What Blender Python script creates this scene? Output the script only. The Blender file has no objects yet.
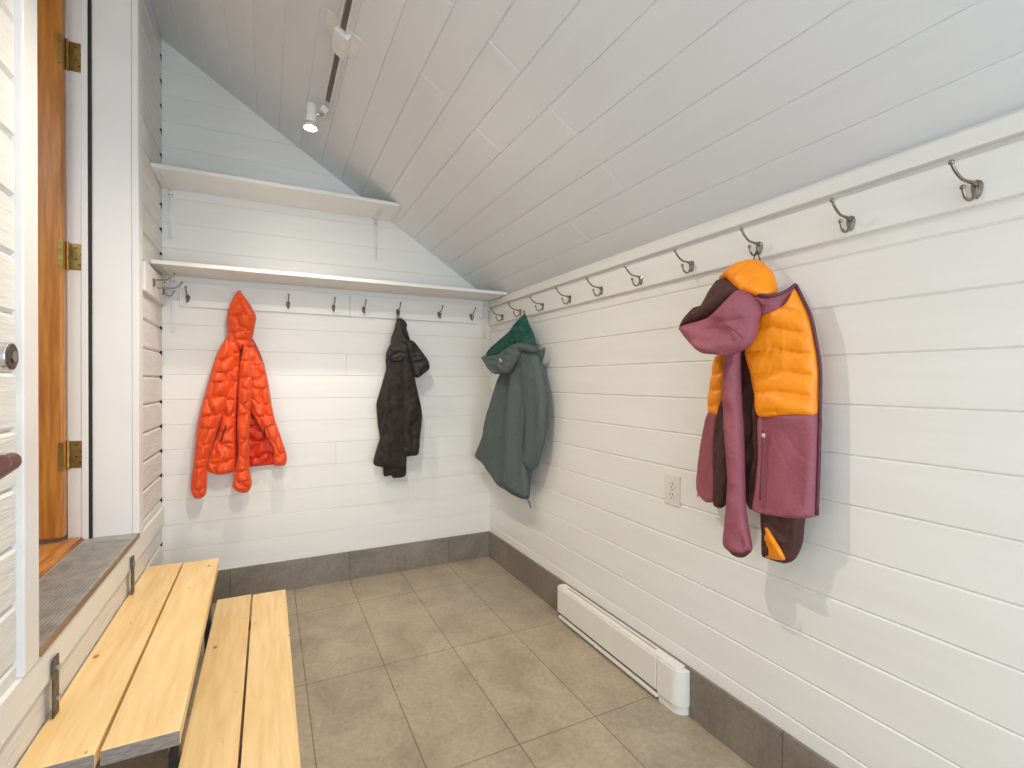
import bpy, bmesh, math, random
import numpy as np
from mathutils import Vector, Matrix, noise
from mathutils.geometry import delaunay_2d_cdt

# ------------------------------------------------------------------ camera
W, D, LX = 1.365, 3.089, -0.494          # right wall x, back wall y, left wall x
CAMH = 1.2
YAW, PIT, ROL, FPX = 0.4602817, -0.00581, 0.002628, 491.37
scene = bpy.context.scene
def cam_axes():
    c, s = math.cos(YAW), math.sin(YAW)
    fwd = Vector((s*math.cos(PIT), c*math.cos(PIT), math.sin(PIT)))
    right = Vector((c, -s, 0)); up = right.cross(fwd)
    cr, sr = math.cos(ROL), math.sin(ROL)
    return cr*right+sr*up, -sr*right+cr*up, fwd
CR, CU, CF = cam_axes()
cd = bpy.data.cameras.new('camera'); cam = bpy.data.objects.new('camera', cd)
scene.collection.objects.link(cam); scene.camera = cam
cd.sensor_width = 36; cd.lens = FPX/1024*36; cd.clip_start = 0.02
mt = Matrix((CR, CU, -CF)).transposed().to_4x4(); mt.translation = (0, 0, CAMH)
cam.matrix_world = mt

# ------------------------------------------------------------------ world, light, exposure
scene.view_settings.view_transform = 'Standard'; scene.view_settings.look = 'None'
scene.view_settings.gamma = 1; scene.view_settings.use_curve_mapping = False
scene.view_settings.exposure = 1.0
world = bpy.data.worlds.new('world'); scene.world = world; world.use_nodes = True
bg = world.node_tree.nodes['Background']; bg.inputs[0].default_value = (0.62, 0.78, 1, 1); bg.inputs[1].default_value = 1.0

def area(name, loc, direction, sx, sy, power, color, spread=180):
    l = bpy.data.lights.new(name, 'AREA'); l.shape = 'RECTANGLE'; l.size = sx; l.size_y = sy
    l.energy = power; l.color = color; l.spread = math.radians(spread)
    o = bpy.data.objects.new(name, l); scene.collection.objects.link(o)
    o.location = loc; o.rotation_euler = Vector(direction).to_track_quat('-Z', 'Y').to_euler()
    return o
# daylight through the glazed door behind the photographer, and light in the room beyond the wooden door
area('daylight_glazed_door', (0.45, -1.66, 1.15), (0, 1, 0), 1.3, 1.9, 19, (0.80, 0.90, 1.0))
area('hall_daylight', (-1.7, 1.0, 2.5), (0.15, 0.35, -1), 0.9, 0.9, 9, (0.92, 0.96, 1.0))
LAMPS = [(2.45, 19.0), (1.50, 30.0), (0.72, 3.0), (-0.25, 2.0)]
LAMP_COL = (1.0, 0.90, 0.76)

# ------------------------------------------------------------------ helpers
def ray(px, py):
    return CR*((px-512)/FPX) - CU*((py-384)/FPX) + CF
def on_right(px, py, d=0.0):             # -> (y, z) on plane x = W-d
    r = ray(px, py); t = (W-d)/r.x; return r.y*t, CAMH+r.z*t
def on_back(px, py, d=0.0):              # -> (x, z) on plane y = D-d
    r = ray(px, py); t = (D-d)/r.y; return r.x*t, CAMH+r.z*t

def lin(c):
    return tuple(((v/255)/12.92 if v/255 <= 0.04045 else ((v/255+0.055)/1.055)**2.4) for v in c)+(1,)

def mat(name, col, rough=0.5, metal=0, col2=None, nscale=8, stretch=(1,1,1), bump=0, bscale=60, detail=4, sheen=0, spec=0.5, coord='Object', lo=0.35, hi=0.65):
    m = bpy.data.materials.new(name); m.use_nodes = True
    nt = m.node_tree; b = nt.nodes['Principled BSDF']
    b.inputs['Roughness'].default_value = rough; b.inputs['Metallic'].default_value = metal
    b.inputs['Specular IOR Level'].default_value = spec
    if sheen: b.inputs['Sheen Weight'].default_value = sheen
    tc = nt.nodes.new('ShaderNodeTexCoord'); mp = nt.nodes.new('ShaderNodeMapping')
    mp.inputs['Scale'].default_value = stretch
    nt.links.new(tc.outputs[coord], mp.inputs['Vector'])
    n = nt.nodes.new('ShaderNodeTexNoise'); n.inputs['Scale'].default_value = nscale; n.inputs['Detail'].default_value = detail
    nt.links.new(mp.outputs[0], n.inputs['Vector'])
    r = nt.nodes.new('ShaderNodeValToRGB')
    r.color_ramp.elements[0].position = lo; r.color_ramp.elements[1].position = hi
    c2 = col2 or tuple(min(255, v*0.93) for v in col)
    r.color_ramp.elements[0].color = lin(c2); r.color_ramp.elements[1].color = lin(col)
    nt.links.new(n.outputs['Fac'], r.inputs['Fac']); nt.links.new(r.outputs['Color'], b.inputs['Base Color'])
    if bump:
        n2 = nt.nodes.new('ShaderNodeTexNoise'); n2.inputs['Scale'].default_value = bscale; n2.inputs['Detail'].default_value = 6
        nt.links.new(mp.outputs[0], n2.inputs['Vector'])
        bp = nt.nodes.new('ShaderNodeBump'); bp.inputs['Strength'].default_value = bump; bp.inputs['Distance'].default_value = 0.01
        nt.links.new(n2.outputs['Fac'], bp.inputs['Height']); nt.links.new(bp.outputs[0], b.inputs['Normal'])
    return m

def emis(name, col, s):
    m = bpy.data.materials.new(name); m.use_nodes = True; b = m.node_tree.nodes['Principled BSDF']
    b.inputs['Base Color'].default_value = (0.8, 0.8, 0.8, 1)
    b.inputs['Emission Color'].default_value = (*col, 1); b.inputs['Emission Strength'].default_value = s
    return m

M = {}
PW = (236, 235, 229)
M['white_y'] = mat('painted_board_along_y', PW, 0.42, bump=0.03, nscale=3, stretch=(6, 0.6, 6), bscale=14, col2=(233, 231, 225))
M['white_x'] = mat('painted_board_along_x', PW, 0.42, bump=0.03, nscale=3, stretch=(0.6, 6, 6), bscale=14, col2=(233, 231, 225))
M['white_rough'] = mat('painted_rough_siding', (232, 229, 224), 0.5, bump=0.35, nscale=5, stretch=(4, 1, 8), bscale=16, col2=(222, 219, 214))
M['ceil'] = mat('painted_ceiling_board', (226, 229, 230), 0.45, bump=0.025, nscale=3, stretch=(6, 0.6, 6), bscale=14, col2=(223, 226, 227))
M['white'] = mat('smooth_white_paint', (234, 232, 228), 0.35, nscale=4, col2=(230, 228, 224))
M['shelf'] = mat('white_shelf_laminate', (236, 233, 228), 0.4, nscale=4, col2=(232, 229, 224))
M['dark_gap'] = mat('dark_gap', (25, 24, 24), 0.9)
M['nickel'] = mat('brushed_nickel', (150, 143, 132), 0.24, metal=1, nscale=30, col2=(136, 130, 120))
M['chrome'] = mat('chrome', (205, 205, 205), 0.16, metal=1, nscale=20)
M['brass'] = mat('aged_brass', (176, 152, 92), 0.35, metal=0.9, nscale=40, col2=(150, 128, 76))
M['brass_dark'] = mat('hinge_screw', (70, 60, 40), 0.5, metal=0.8)
M['galv'] = mat('weathered_steel', (120, 112, 104), 0.45, metal=0.8, nscale=50, col2=(84, 76, 70))
M['bolt'] = mat('zinc_bolt', (190, 192, 195), 0.3, metal=0.9)
M['alu'] = mat('ribbed_aluminium', (176, 172, 166), 0.4, metal=0.35, nscale=25, col2=(150, 146, 140))
M['sill_edge'] = mat('worn_wood_sill_edge', (176, 146, 108), 0.6, nscale=20, stretch=(1, 0.1, 1), col2=(140, 110, 80))
M['door_wood'] = mat('varnished_fir', (196, 132, 56), 0.35, nscale=14, stretch=(5, 5, 0.35), bump=0.05, col2=(166, 102, 38), detail=6)
M['hall_floor'] = mat('varnished_floor_boards', (205, 140, 70), 0.35, nscale=10, stretch=(6, 0.5, 1), col2=(150, 88, 40), detail=6)
M['rubber'] = mat('black_weatherstrip', (38, 34, 34), 0.7)
M['brown_grip'] = mat('brown_grip', (110, 66, 56), 0.45, nscale=30)
M['heater'] = mat('heater_enamel', (236, 232, 222), 0.35, nscale=4, col2=(233, 229, 219))
M['vent'] = mat('heater_vent', (196, 186, 168), 0.5)
M['heater_dark'] = mat('heater_slot', (120, 114, 104), 0.6)
M['plastic'] = mat('outlet_plastic', (232, 226, 214), 0.35, nscale=4)
M['slot'] = mat('outlet_slot', (60, 54, 48), 0.6)
M['lamp_white'] = mat('lamp_white', (236, 234, 230), 0.35)
M['track_grey'] = mat('track_inner', (120, 110, 104), 0.35, metal=0.5)
M['bulb'] = emis('lit_bulb', (1.0, 0.88, 0.68), 14)
M['bulb_cup'] = mat('frosted_lamp_cup', (240, 236, 225), 0.3)
M['cord'] = mat('hang_loop_cord', (22, 20, 20), 0.7)
M['zip'] = mat('zipper_dark', (30, 24, 24), 0.5)
M['jk_orange'] = mat('orange_nylon', (238, 84, 20), 0.42, nscale=20, bump=0.25, bscale=55, col2=(230, 74, 14), sheen=0.1)
M['jk_orange_lining'] = mat('red_orange_lining', (218, 58, 18), 0.5, nscale=20, bump=0.3, bscale=40, col2=(206, 46, 14))
M['jk_black'] = mat('charcoal_brown_canvas', (46, 38, 33), 0.8, nscale=30, bump=0.4, bscale=70, col2=(34, 28, 25))
M['jk_black2'] = mat('black_hood_shell', (34, 31, 29), 0.6, nscale=30, bump=0.4, bscale=50, col2=(30, 27, 26))
M['jk_black_lining'] = mat('dark_olive_lining', (68, 62, 52), 0.75, nscale=30, bump=0.4, bscale=70, col2=(50, 46, 38))
M['jk_grey'] = mat('slate_green_shell', (88, 99, 98), 0.75, nscale=200, bump=0.3, bscale=60, col2=(77, 87, 86))
M['jk_green'] = mat('teal_lining', (8, 82, 70), 0.6, nscale=20, bump=0.3, bscale=40, col2=(4, 66, 58))
M['jk_yellow'] = mat('amber_nylon', (250, 150, 8), 0.42, nscale=20, bump=0.25, bscale=50, col2=(244, 140, 4))
M['jk_purple'] = mat('mauve_shell', (152, 82, 94), 0.62, nscale=150, bump=0.2, bscale=60, col2=(143, 75, 87))
M['jk_purple_dark'] = mat('plum_trim', (98, 50, 64), 0.6, nscale=60, col2=(86, 42, 54))
M['jk_brown'] = mat('dark_brown_fleece', (78, 46, 42), 0.8, nscale=60, bump=0.3, bscale=60, col2=(64, 36, 34))
M['tag'] = mat('pale_tag', (225, 200, 180), 0.6)

def tile_mat(name, ax_u, ax_v, du, dv, ou, ov, base, dark):
    m = bpy.data.materials.new(name); m.use_nodes = True; nt = m.node_tree; b = nt.nodes['Principled BSDF']
    b.inputs['Roughness'].default_value = 0.42
    tc = nt.nodes.new('ShaderNodeTexCoord'); sp = nt.nodes.new('ShaderNodeSeparateXYZ'); nt.links.new(tc.outputs['Object'], sp.inputs[0])
    cb = nt.nodes.new('ShaderNodeCombineXYZ')
    def off(axis, o, tgt):
        a = nt.nodes.new('ShaderNodeMath'); a.operation = 'SUBTRACT'; a.inputs[1].default_value = o
        nt.links.new(sp.outputs[axis], a.inputs[0]); nt.links.new(a.outputs[0], cb.inputs[tgt])
    off(ax_u, ou, 0); off(ax_v, ov, 1)
    br = nt.nodes.new('ShaderNodeTexBrick'); br.offset = 0; br.squash = 1
    br.inputs['Scale'].default_value = 1; br.inputs['Brick Width'].default_value = du; br.inputs['Row Height'].default_value = dv
    br.inputs['Mortar Size'].default_value = 0.0022; br.inputs['Mortar Smooth'].default_value = 0.1
    br.inputs['Color1'].default_value = (0.92, 0.92, 0.92, 1); br.inputs['Color2'].default_value = (1.06, 1.05, 1.04, 1)
    br.inputs['Mortar'].default_value = (0.50, 0.48, 0.46, 1)
    nt.links.new(cb.outputs[0], br.inputs['Vector'])
    def nz(scale, stretch, det, dist=0):
        mp = nt.nodes.new('ShaderNodeMapping'); mp.inputs['Scale'].default_value = stretch; mp.inputs['Rotation'].default_value = (0, 0, 0.35)
        nt.links.new(tc.outputs['Object'], mp.inputs['Vector'])
        n = nt.nodes.new('ShaderNodeTexNoise'); n.inputs['Scale'].default_value = scale; n.inputs['Detail'].default_value = det; n.inputs['Distortion'].default_value = dist
        n.inputs['Roughness'].default_value = 0.62
        nt.links.new(mp.outputs[0], n.inputs['Vector']); return n
    n1 = nz(4.5, (1, 0.8, 1), 9, 0.6); n2 = nz(55, (1, 1, 1), 4)
    r = nt.nodes.new('ShaderNodeValToRGB'); e = r.color_ramp.elements
    e[0].position = 0.34; e[0].color = lin(dark); e[1].position = 0.68; e[1].color = lin(base)
    nt.links.new(n1.outputs['Fac'], r.inputs['Fac'])
    r2 = nt.nodes.new('ShaderNodeValToRGB'); r2.color_ramp.elements[0].color = (0.84, 0.84, 0.84, 1); r2.color_ramp.elements[1].color = (1.1, 1.1, 1.1, 1)
    r2.color_ramp.elements[0].position = 0.3; r2.color_ramp.elements[1].position = 0.7
    nt.links.new(n2.outputs['Fac'], r2.inputs['Fac'])
    def mul(a, c):
        x = nt.nodes.new('ShaderNodeMix'); x.data_type = 'RGBA'; x.blend_type = 'MULTIPLY'; x.inputs[0].default_value = 1
        nt.links.new(a, x.inputs[6]); nt.links.new(c, x.inputs[7]); return x.outputs[2]
    o = mul(mul(r.outputs['Color'], r2.outputs['Color']), br.outputs['Color'])
    nt.links.new(o, b.inputs['Base Color'])
    bp = nt.nodes.new('ShaderNodeBump'); bp.inputs['Strength'].default_value = 0.5; bp.inputs['Distance'].default_value = 0.002; bp.invert = True
    nt.links.new(br.outputs['Fac'], bp.inputs['Height']); nt.links.new(bp.outputs[0], b.inputs['Normal'])
    return m
M['tile'] = tile_mat('taupe_stone_tile', 1, 0, 0.655, 0.305, 0.126, 0.133, (186, 171, 148), (160, 145, 124))
M['base_r'] = tile_mat('baseboard_stone_right', 1, 2, 0.61, 0.5, 0.325, -0.1, (150, 139, 125), (126, 116, 104))
M['base_b'] = tile_mat('baseboard_stone_back', 0, 2, 0.627, 0.5, 0.4395, -0.1, (150, 140, 128), (126, 117, 107))

def pine(name, seed):
    m = bpy.data.materials.new(name); m.use_nodes = True; nt = m.node_tree; b = nt.nodes['Principled BSDF']
    b.inputs['Roughness'].default_value = 0.45
    tc = nt.nodes.new('ShaderNodeTexCoord')
    def mapn(scale, loc=(0, 0, 0)):
        mp = nt.nodes.new('ShaderNodeMapping'); mp.inputs['Scale'].default_value = scale; mp.inputs['Location'].default_value = (seed*1.7+loc[0], seed*0.9+loc[1], seed)
        nt.links.new(tc.outputs['Object'], mp.inputs['Vector']); return mp
    n = nt.nodes.new('ShaderNodeTexNoise'); n.inputs['Scale'].default_value = 9; n.inputs['Detail'].default_value = 6; n.inputs['Distortion'].default_value = 0.4
    nt.links.new(mapn((5, 0.45, 2)).outputs[0], n.inputs['Vector'])
    r = nt.nodes.new('ShaderNodeValToRGB'); e = r.color_ramp.elements
    e[0].position = 0.32; e[0].color = lin((238, 198, 134)); e[1].position = 0.7; e[1].color = lin((250, 220, 164))
    nt.links.new(n.outputs['Fac'], r.inputs['Fac'])
    v = nt.nodes.new('ShaderNodeTexVoronoi'); v.inputs['Scale'].default_value = 7
    nt.links.new(mapn((1.3, 0.75, 0.02), (3, 1, 0)).outputs[0], v.inputs['Vector'])
    kr = nt.nodes.new('ShaderNodeValToRGB'); k = kr.color_ramp.elements
    k[0].position = 0.035; k[0].color = (0.42, 0.28, 0.17, 1); k[1].position = 0.085; k[1].color = (1, 1, 1, 1)
    nt.links.new(v.outputs['Distance'], kr.inputs['Fac'])
    x = nt.nodes.new('ShaderNodeMix'); x.data_type = 'RGBA'; x.blend_type = 'MULTIPLY'; x.inputs[0].default_value = 1
    nt.links.new(r.outputs['Color'], x.inputs[6]); nt.links.new(kr.outputs['Color'], x.inputs[7]); v2 = nt.nodes.new('ShaderNodeTexVoronoi'); v2.inputs['Scale'].default_value = 11
    nt.links.new(mapn((2.4, 0.8, 0.02), (7, 2, 0)).outputs[0], v2.inputs['Vector'])
    k2 = nt.nodes.new('ShaderNodeValToRGB'); k = k2.color_ramp.elements
    k[0].position = 0.03; k[0].color = (0.5, 0.36, 0.24, 1); k[1].position = 0.075; k[1].color = (1, 1, 1, 1)
    nt.links.new(v2.outputs['Distance'], k2.inputs['Fac'])
    x2 = nt.nodes.new('ShaderNodeMix'); x2.data_type = 'RGBA'; x2.blend_type = 'MULTIPLY'; x2.inputs[0].default_value = 1
    nt.links.new(x.outputs[2], x2.inputs[6]); nt.links.new(k2.outputs['Color'], x2.inputs[7]); nt.links.new(x2.outputs[2], b.inputs['Base Color'])
    return m
M['pine_end'] = mat('weathered_pine_end_grain', (158, 148, 140), 0.7, nscale=40, stretch=(1, 1, 6), bump=0.2, col2=(128, 120, 114))
M['step_frame'] = mat('steel_step_frame', (92, 88, 86), 0.45, metal=0.7, nscale=20, col2=(64, 62, 62))

def link(name, bm, m, parent=None, smooth=False, bev=0):
    me = bpy.data.meshes.new(name); bmesh.ops.recalc_face_normals(bm, faces=bm.faces[:]); bm.to_mesh(me); bm.free()
    o = bpy.data.objects.new(name, me); scene.collection.objects.link(o)
    for mm in (m if isinstance(m, (list, tuple)) else [m]): me.materials.append(mm)
    if smooth:
        for p in me.polygons: p.use_smooth = True
    if bev:
        md = o.modifiers.new('bevel', 'BEVEL'); md.width = bev; md.segments = 2; md.limit_method = 'ANGLE'
    if parent: o.parent = parent; o.matrix_parent_inverse = parent.matrix_world.inverted()
    return o
def empty(name, loc, label=None, cat=None, group=None, kind=None):
    o = bpy.data.objects.new(name, None); scene.collection.objects.link(o); o.location = loc; o.empty_display_size = 0.05
    o.matrix_world = Matrix.Translation(loc)
    tag(o, label, cat, group, kind); return o
def tag(o, label=None, cat=None, group=None, kind=None):
    if label: o['label'] = label
    if cat: o['category'] = cat
    if group: o['group'] = group
    if kind: o['kind'] = kind
    return o
def box(bm, x0, x1, y0, y1, z0, z1, mi=0):
    v = [bm.verts.new(p) for p in ((x0,y0,z0),(x1,y0,z0),(x1,y1,z0),(x0,y1,z0),(x0,y0,z1),(x1,y0,z1),(x1,y1,z1),(x0,y1,z1))]
    fs = []
    for f in ((0,3,2,1),(4,5,6,7),(0,1,5,4),(1,2,6,5),(2,3,7,6),(3,0,4,7)):
        fc = bm.faces.new([v[i] for i in f]); fc.material_index = mi; fs.append(fc)
    return fs
def boxes(name, lst, m, parent=None, bev=0):
    bm = bmesh.new()
    for b in lst: box(bm, *b)
    return link(name, bm, m, parent, bev=bev)
def tube(bm, pts, rad, n=10, mi=0, flat=None):
    pts = [Vector(p) for p in pts]; rings = []; prev = None
    if not isinstance(rad, (list, tuple)): rad = [rad]*len(pts)
    for i, p in enumerate(pts):
        t = (pts[min(i+1, len(pts)-1)]-pts[max(i-1, 0)]).normalized()
        if prev is None:
            a = t.orthogonal().normalized()
        else:
            a = (prev - t*prev.dot(t)).normalized()
        prev = a; b = t.cross(a)
        rings.append([bm.verts.new(p + (a*math.cos(2*math.pi*k/n)+b*math.sin(2*math.pi*k/n))*rad[i]) for k in range(n)])
    for r0, r1 in zip(rings, rings[1:]):
        for k in range(n):
            f = bm.faces.new((r0[k], r0[(k+1)%n], r1[(k+1)%n], r1[k])); f.material_index = mi; f.smooth = True
    for r in (rings[0], rings[-1]):
        f = bm.faces.new(r); f.material_index = mi
def spline(pts, n=6):
    pts = [np.array(p, float) for p in pts]; out = []
    P = [2*pts[0]-pts[1]]+pts+[2*pts[-1]-pts[-2]]
    for i in range(1, len(P)-2):
        for k in range(n):
            t = k/n
            out.append(0.5*((2*P[i])+(-P[i-1]+P[i+1])*t+(2*P[i-1]-5*P[i]+4*P[i+1]-P[i+2])*t*t+(-P[i-1]+3*P[i]-3*P[i+1]+P[i+2])*t**3))
    out.append(pts[-1]); return out
def ball(bm, c, r, seg=10, sc=(1, 1, 1)):
    bmesh.ops.create_uvsphere(bm, u_segments=seg, v_segments=seg//2+1, radius=r, matrix=Matrix.Translation(c) @ Matrix.Diagonal((*sc, 1)))
def cyl(bm, c, r, h, axis='z', n=20, r2=None):
    rot = {'z': Matrix(), 'x': Matrix.Rotation(math.pi/2, 4, 'Y'), 'y': Matrix.Rotation(math.pi/2, 4, 'X')}[axis]
    bmesh.ops.create_cone(bm, cap_ends=True, segments=n, radius1=r, radius2=r if r2 is None else r2, depth=h, matrix=Matrix.Translation(c) @ rot)

# boards: a wall clad with chamfered boards.  frame(u, v, n) -> world point; n = out of the wall (room side)
def clad(bm, frame, u0, u1, seams, ch, gap=0.00012, thick=0.015, joints=None, uch=None, mi=0):
    """boards between successive v values; joints: {board index: [u, ...]}"""
    uch = ch*1.3 if uch is None else uch
    for i, (v0, v1) in enumerate(zip(seams, seams[1:])):
        us = [u0] + sorted((joints or {}).get(i, [])) + [u1]
        for k, (a, b) in enumerate(zip(us, us[1:])):
            a_, b_ = (a+gap if k else a), (b-gap if k < len(us)-2 else b)
            c0 = uch if k else 0; c1 = uch if k < len(us)-2 else 0
            w0, w1 = v0+gap, v1-gap
            F = [frame(a_+c0, w0+ch, 0), frame(b_-c1, w0+ch, 0), frame(b_-c1, w1-ch, 0), frame(a_+c0, w1-ch, 0)]
            E = [frame(a_, w0, -ch), frame(b_, w0, -ch), frame(b_, w1, -ch), frame(a_, w1, -ch)]
            B = [frame(a_, w0, -thick), frame(b_, w0, -thick), frame(b_, w1, -thick), frame(a_, w1, -thick)]
            F, E, B = ([bm.verts.new(p) for p in L] for L in (F, E, B))
            fs = [bm.faces.new(F), bm.faces.new(B[::-1])]
            for q in range(4):
                r = (q+1) % 4
                fs.append(bm.faces.new((E[q], E[r], F[r], F[q]))); fs.append(bm.faces.new((B[q], B[r], E[r], E[q])))
            for f in fs: f.material_index = mi

# ------------------------------------------------------------------ room shell
YN = -1.7                                   # wall behind the photographer
SL = 0.650; SLEN = math.hypot(1, SL)
CX, CZ = W, 1.755                           # ceiling meets right wall
def zc(x): return CZ + SL*(CX-x)
boxes('floor', [(LX-0.02, W+0.1, YN-0.1, D+0.1, -0.08, 0)], M['tile'])['kind'] = 'structure'

# right wall
bm = bmesh.new()
seamR = [0.0, 0.0885] + [0.2195+0.1314*k for k in range(13)]
seamR = [s for s in seamR if s < 1.75] + [1.80]
clad(bm, lambda u, v, n: (W-n, u, v), YN, D+0.015, seamR, 0.0045)
box(bm, W+0.014, W+0.1, YN, D+0.1, 0, 1.80)
link('wall_right', bm, M['white_y'])['kind'] = 'structure'

# back wall (gable)
bm = bmesh.new()
seamB = [0.045+0.1316*k for k in range(24)]
seamB[0] = 0.0
jb = {5: [0.36], 9: [0.42], 3: [0.80]}
clad(bm, lambda u, v, n: (u, D-n, v), LX-0.03, W+0.015, seamB, 0.0026, joints=jb, uch=0.0015)
box(bm, LX-0.1, W+0.1, D+0.014, D+0.1, 0, 3.08)
bmesh.ops.bisect_plane(bm, geom=bm.verts[:]+bm.edges[:]+bm.faces[:], plane_co=(CX, D, CZ+0.012), plane_no=(SL, 0, 1), clear_outer=True)
link('wall_back', bm, M['white_x'])['kind'] = 'structure'

# ceiling slope
def cframe(u, v, n):                        # u along y, v distance up the slope from the right wall, n into the room
    nx, nz = -SL/SLEN, -1/SLEN
    return (CX - v/SLEN + nx*n, u, CZ + v*SL/SLEN + nz*n)
bm = bmesh.new()
seamC = [-0.014] + [0.117+0.1313*k for k in range(19)]
jc = {2: [1.411], 4: [1.40], 6: [1.39], 7: [1.752], 5: [1.766], 1: [1.7865], 8: [1.40]}
clad(bm, cframe, YN, D+0.02, seamC, 0.0034, joints=jc)
pts = [cframe(YN-0.1, -0.02, -0.014), cframe(D+0.1, -0.02, -0.014), cframe(D+0.1, seamC[-1], -0.014), cframe(YN-0.1, seamC[-1], -0.014)]
pt2 = [cframe(YN-0.1, -0.02, -0.07), cframe(D+0.1, -0.02, -0.07), cframe(D+0.1, seamC[-1], -0.07), cframe(YN-0.1, seamC[-1], -0.07)]
a = [bm.verts.new(p) for p in pts]; b = [bm.verts.new(p) for p in pt2]
bm.faces.new(a); bm.faces.new(b[::-1])
for q in range(4): bm.faces.new((a[q], a[(q+1)%4], b[(q+1)%4], b[q]))
link('ceiling', bm, M['ceil'])['kind'] = 'structure'

# left wall with the doorway (opening y 1.519..2.508, z 0.555..2.72)
OY0, OY1, OZ0, OZ1 = 1.519, 2.508, 0.555, 2.80
bm = bmesh.new()
seamL = [0.0, 0.09, 0.222, 0.354, 0.55] + [0.582+0.1268*k for k in range(1, 19)]
seamL = [0.0, 0.09, 0.222, 0.352, 0.456, 0.582] + [0.582+0.1268*k for k in range(1, 19)]
seamL = [s for s in seamL if s < 2.95] + [2.965]
fr = lambda u, v, n: (LX+n, u, v)
low = [s for s in seamL if s < 0.5]+[OZ0]
clad(bm, fr, YN, 1.46, seamL, 0.009, thick=0.02)
clad(bm, fr, 2.56, D-0.006, seamL, 0.009, gap=0.001, thick=0.02)
clad(bm, fr, 1.46, 2.56, low[:-1]+[OZ0-0.001], 0.008, thick=0.02)
top = [OZ1] + [s for s in seamL if s > OZ1+0.02]
clad(bm, fr, 1.46, 2.56, top, 0.007, thick=0.02)
for (y0, y1, z0, z1) in ((YN, OY0, 0, 2.96), (OY1+0.02, D-0.05, 0, 2.96), (OY0, OY1+0.02, 0, OZ0-0.03), (OY0, OY1+0.02, OZ1, 2.96)):
    box(bm, LX-0.13, LX-0.018, y0, y1, z0, z1)
box(bm, LX-0.13, LX-0.016, D-0.05, D+0.1, 0, 3.0, mi=1)
for i, s in enumerate(seamL):
    if 0.3 < s < 2.9:
        k = 0.011+0.005*((i*7) % 3)/2
        box(bm, LX-0.018, LX+0.0006, D-0.020, D-0.001, s-k, s+k*0.7, mi=1)
link('wall_left', bm, [M['white_rough'], M['dark_gap']])['kind'] = 'structure'

# wall behind the photographer with a glazed door opening
boxes('wall_front', [(LX-0.1, -0.25, YN-0.1, YN, 0, 2.95), (1.15, W+0.1, YN-0.1, YN, 0, 1.95), (-0.25, 1.15, YN-0.1, YN, 2.15, 2.6), (-0.25, 1.15, YN-0.1, YN, 0, 0.15)], M['white'])['kind'] = 'structure'

# stone skirting
boxes('baseboard_right', [(W-0.010, W+0.004, YN, D-0.008, 0, 0.17)], M['base_r'], bev=0.0015)['kind'] = 'structure'
boxes('baseboard_back', [(LX, W-0.008, D-0.010, D+0.004, 0, 0.17)], M['base_b'], bev=0.0015)['kind'] = 'structure'
# bead above skirting and strip under the ceiling on the right wall
boxes('trim_1', [(W-0.022, W+0.004, YN, D, 1.700, 1.742)], M['white_y'], bev=0.003)['kind'] = 'structure'
boxes('trim_2', [(LX-0.004, LX+0.010, YN, D-0.01, 0.456, 0.545)], M['white_y'], bev=0.003)['kind'] = 'structure'

# hall beyond the doorway
boxes('floor.001', [(-3.0, -0.655, 0.2, 3.8, 0.50, 0.572)], M['hall_floor'])['kind'] = 'structure'
boxes('wall_hall', [(-3.1, -3.0, 0.1, 3.9, 0.5, 2.9), (-3.0, -0.63, 3.8, 3.9, 0.5, 2.9), (-3.0, -0.63, 0.1, 0.2, 0.5, 2.9), (-3.1, -0.63, 0.1, 3.9, 2.9, 3.0)], M['white'])['kind'] = 'structure'

# ------------------------------------------------------------------ doorway
dr = empty('door_1', (LX, 2.0, OZ0), kind='structure')
boxes('door_casing', [(LX-0.01, LX+0.014, OY0-0.078, OY0, 0.545, OZ1+0.075), (LX-0.01, LX+0.014, OY1, OY1+0.076, 0.545, OZ1+0.075),
                      (LX-0.01, LX+0.014, OY0, OY1, OZ1, OZ1+0.075)], M['white'], dr, bev=0.004)
boxes('door_jamb', [(-0.632, LX-0.0102, OY1, OY1+0.02, OZ0+0.012, OZ1), (-0.645, LX-0.0102, OY0-0.02, OY0, OZ0+0.012, OZ1), (-0.632, LX-0.0102, OY0+0.0005, OY1-0.0005, OZ1-0.02, OZ1),
                    (-0.708, -0.642, OY1-0.002, OY1+0.02, OZ0+0.012, OZ1), (-0.662, -0.642, OY1-0.010, OY1+0.0, OZ0+0.012, OZ1),
                    (-0.74, -0.64, OY0-0.02, OY0+0.0, OZ0+0.012, OZ1)], M['white'], dr, bev=0.0015)
boxes('weatherstrip', [(-0.643, -0.631, OY1-0.006, OY1+0.02, OZ0+0.012, OZ1)], M['rubber'], dr)
bm = bmesh.new()                            # ribbed metal threshold
box(bm, -0.66, LX+0.012, OY0, OY1, OZ0-0.004, OZ0+0.012)
for k in range(17):
    x = -0.645+0.0092*k; box(bm, x, x+0.0045, OY0+0.004, OY1-0.07, OZ0+0.012, OZ0+0.0145)
link('threshold', bm, M['alu'], dr)
boxes('threshold_nosing', [(LX+0.0125, LX+0.0165, OY0+0.001, OY1+0.002, OZ0-0.006, OZ0+0.012)], M['sill_edge'], dr, bev=0.002)
boxes('hall_sill', [(-0.70, -0.66, OY0, OY1-0.01, OZ0, OZ0+0.024), (-0.745, -0.705, OY0, OY1-0.04, OZ0, OZ0+0.020)], M['hall_floor'], dr, bev=0.002)
leaf = empty('door_leaf', (-0.715, OY1-0.03, OZ0)); leaf.parent = dr; leaf.matrix_parent_inverse = dr.matrix_world.inverted()
boxes('leaf_panel', [(-1.62, -0.709, OY1-0.046, OY1-0.002, OZ0+0.035, OZ1-0.025)], M['door_wood'], leaf, bev=0.006)
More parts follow.
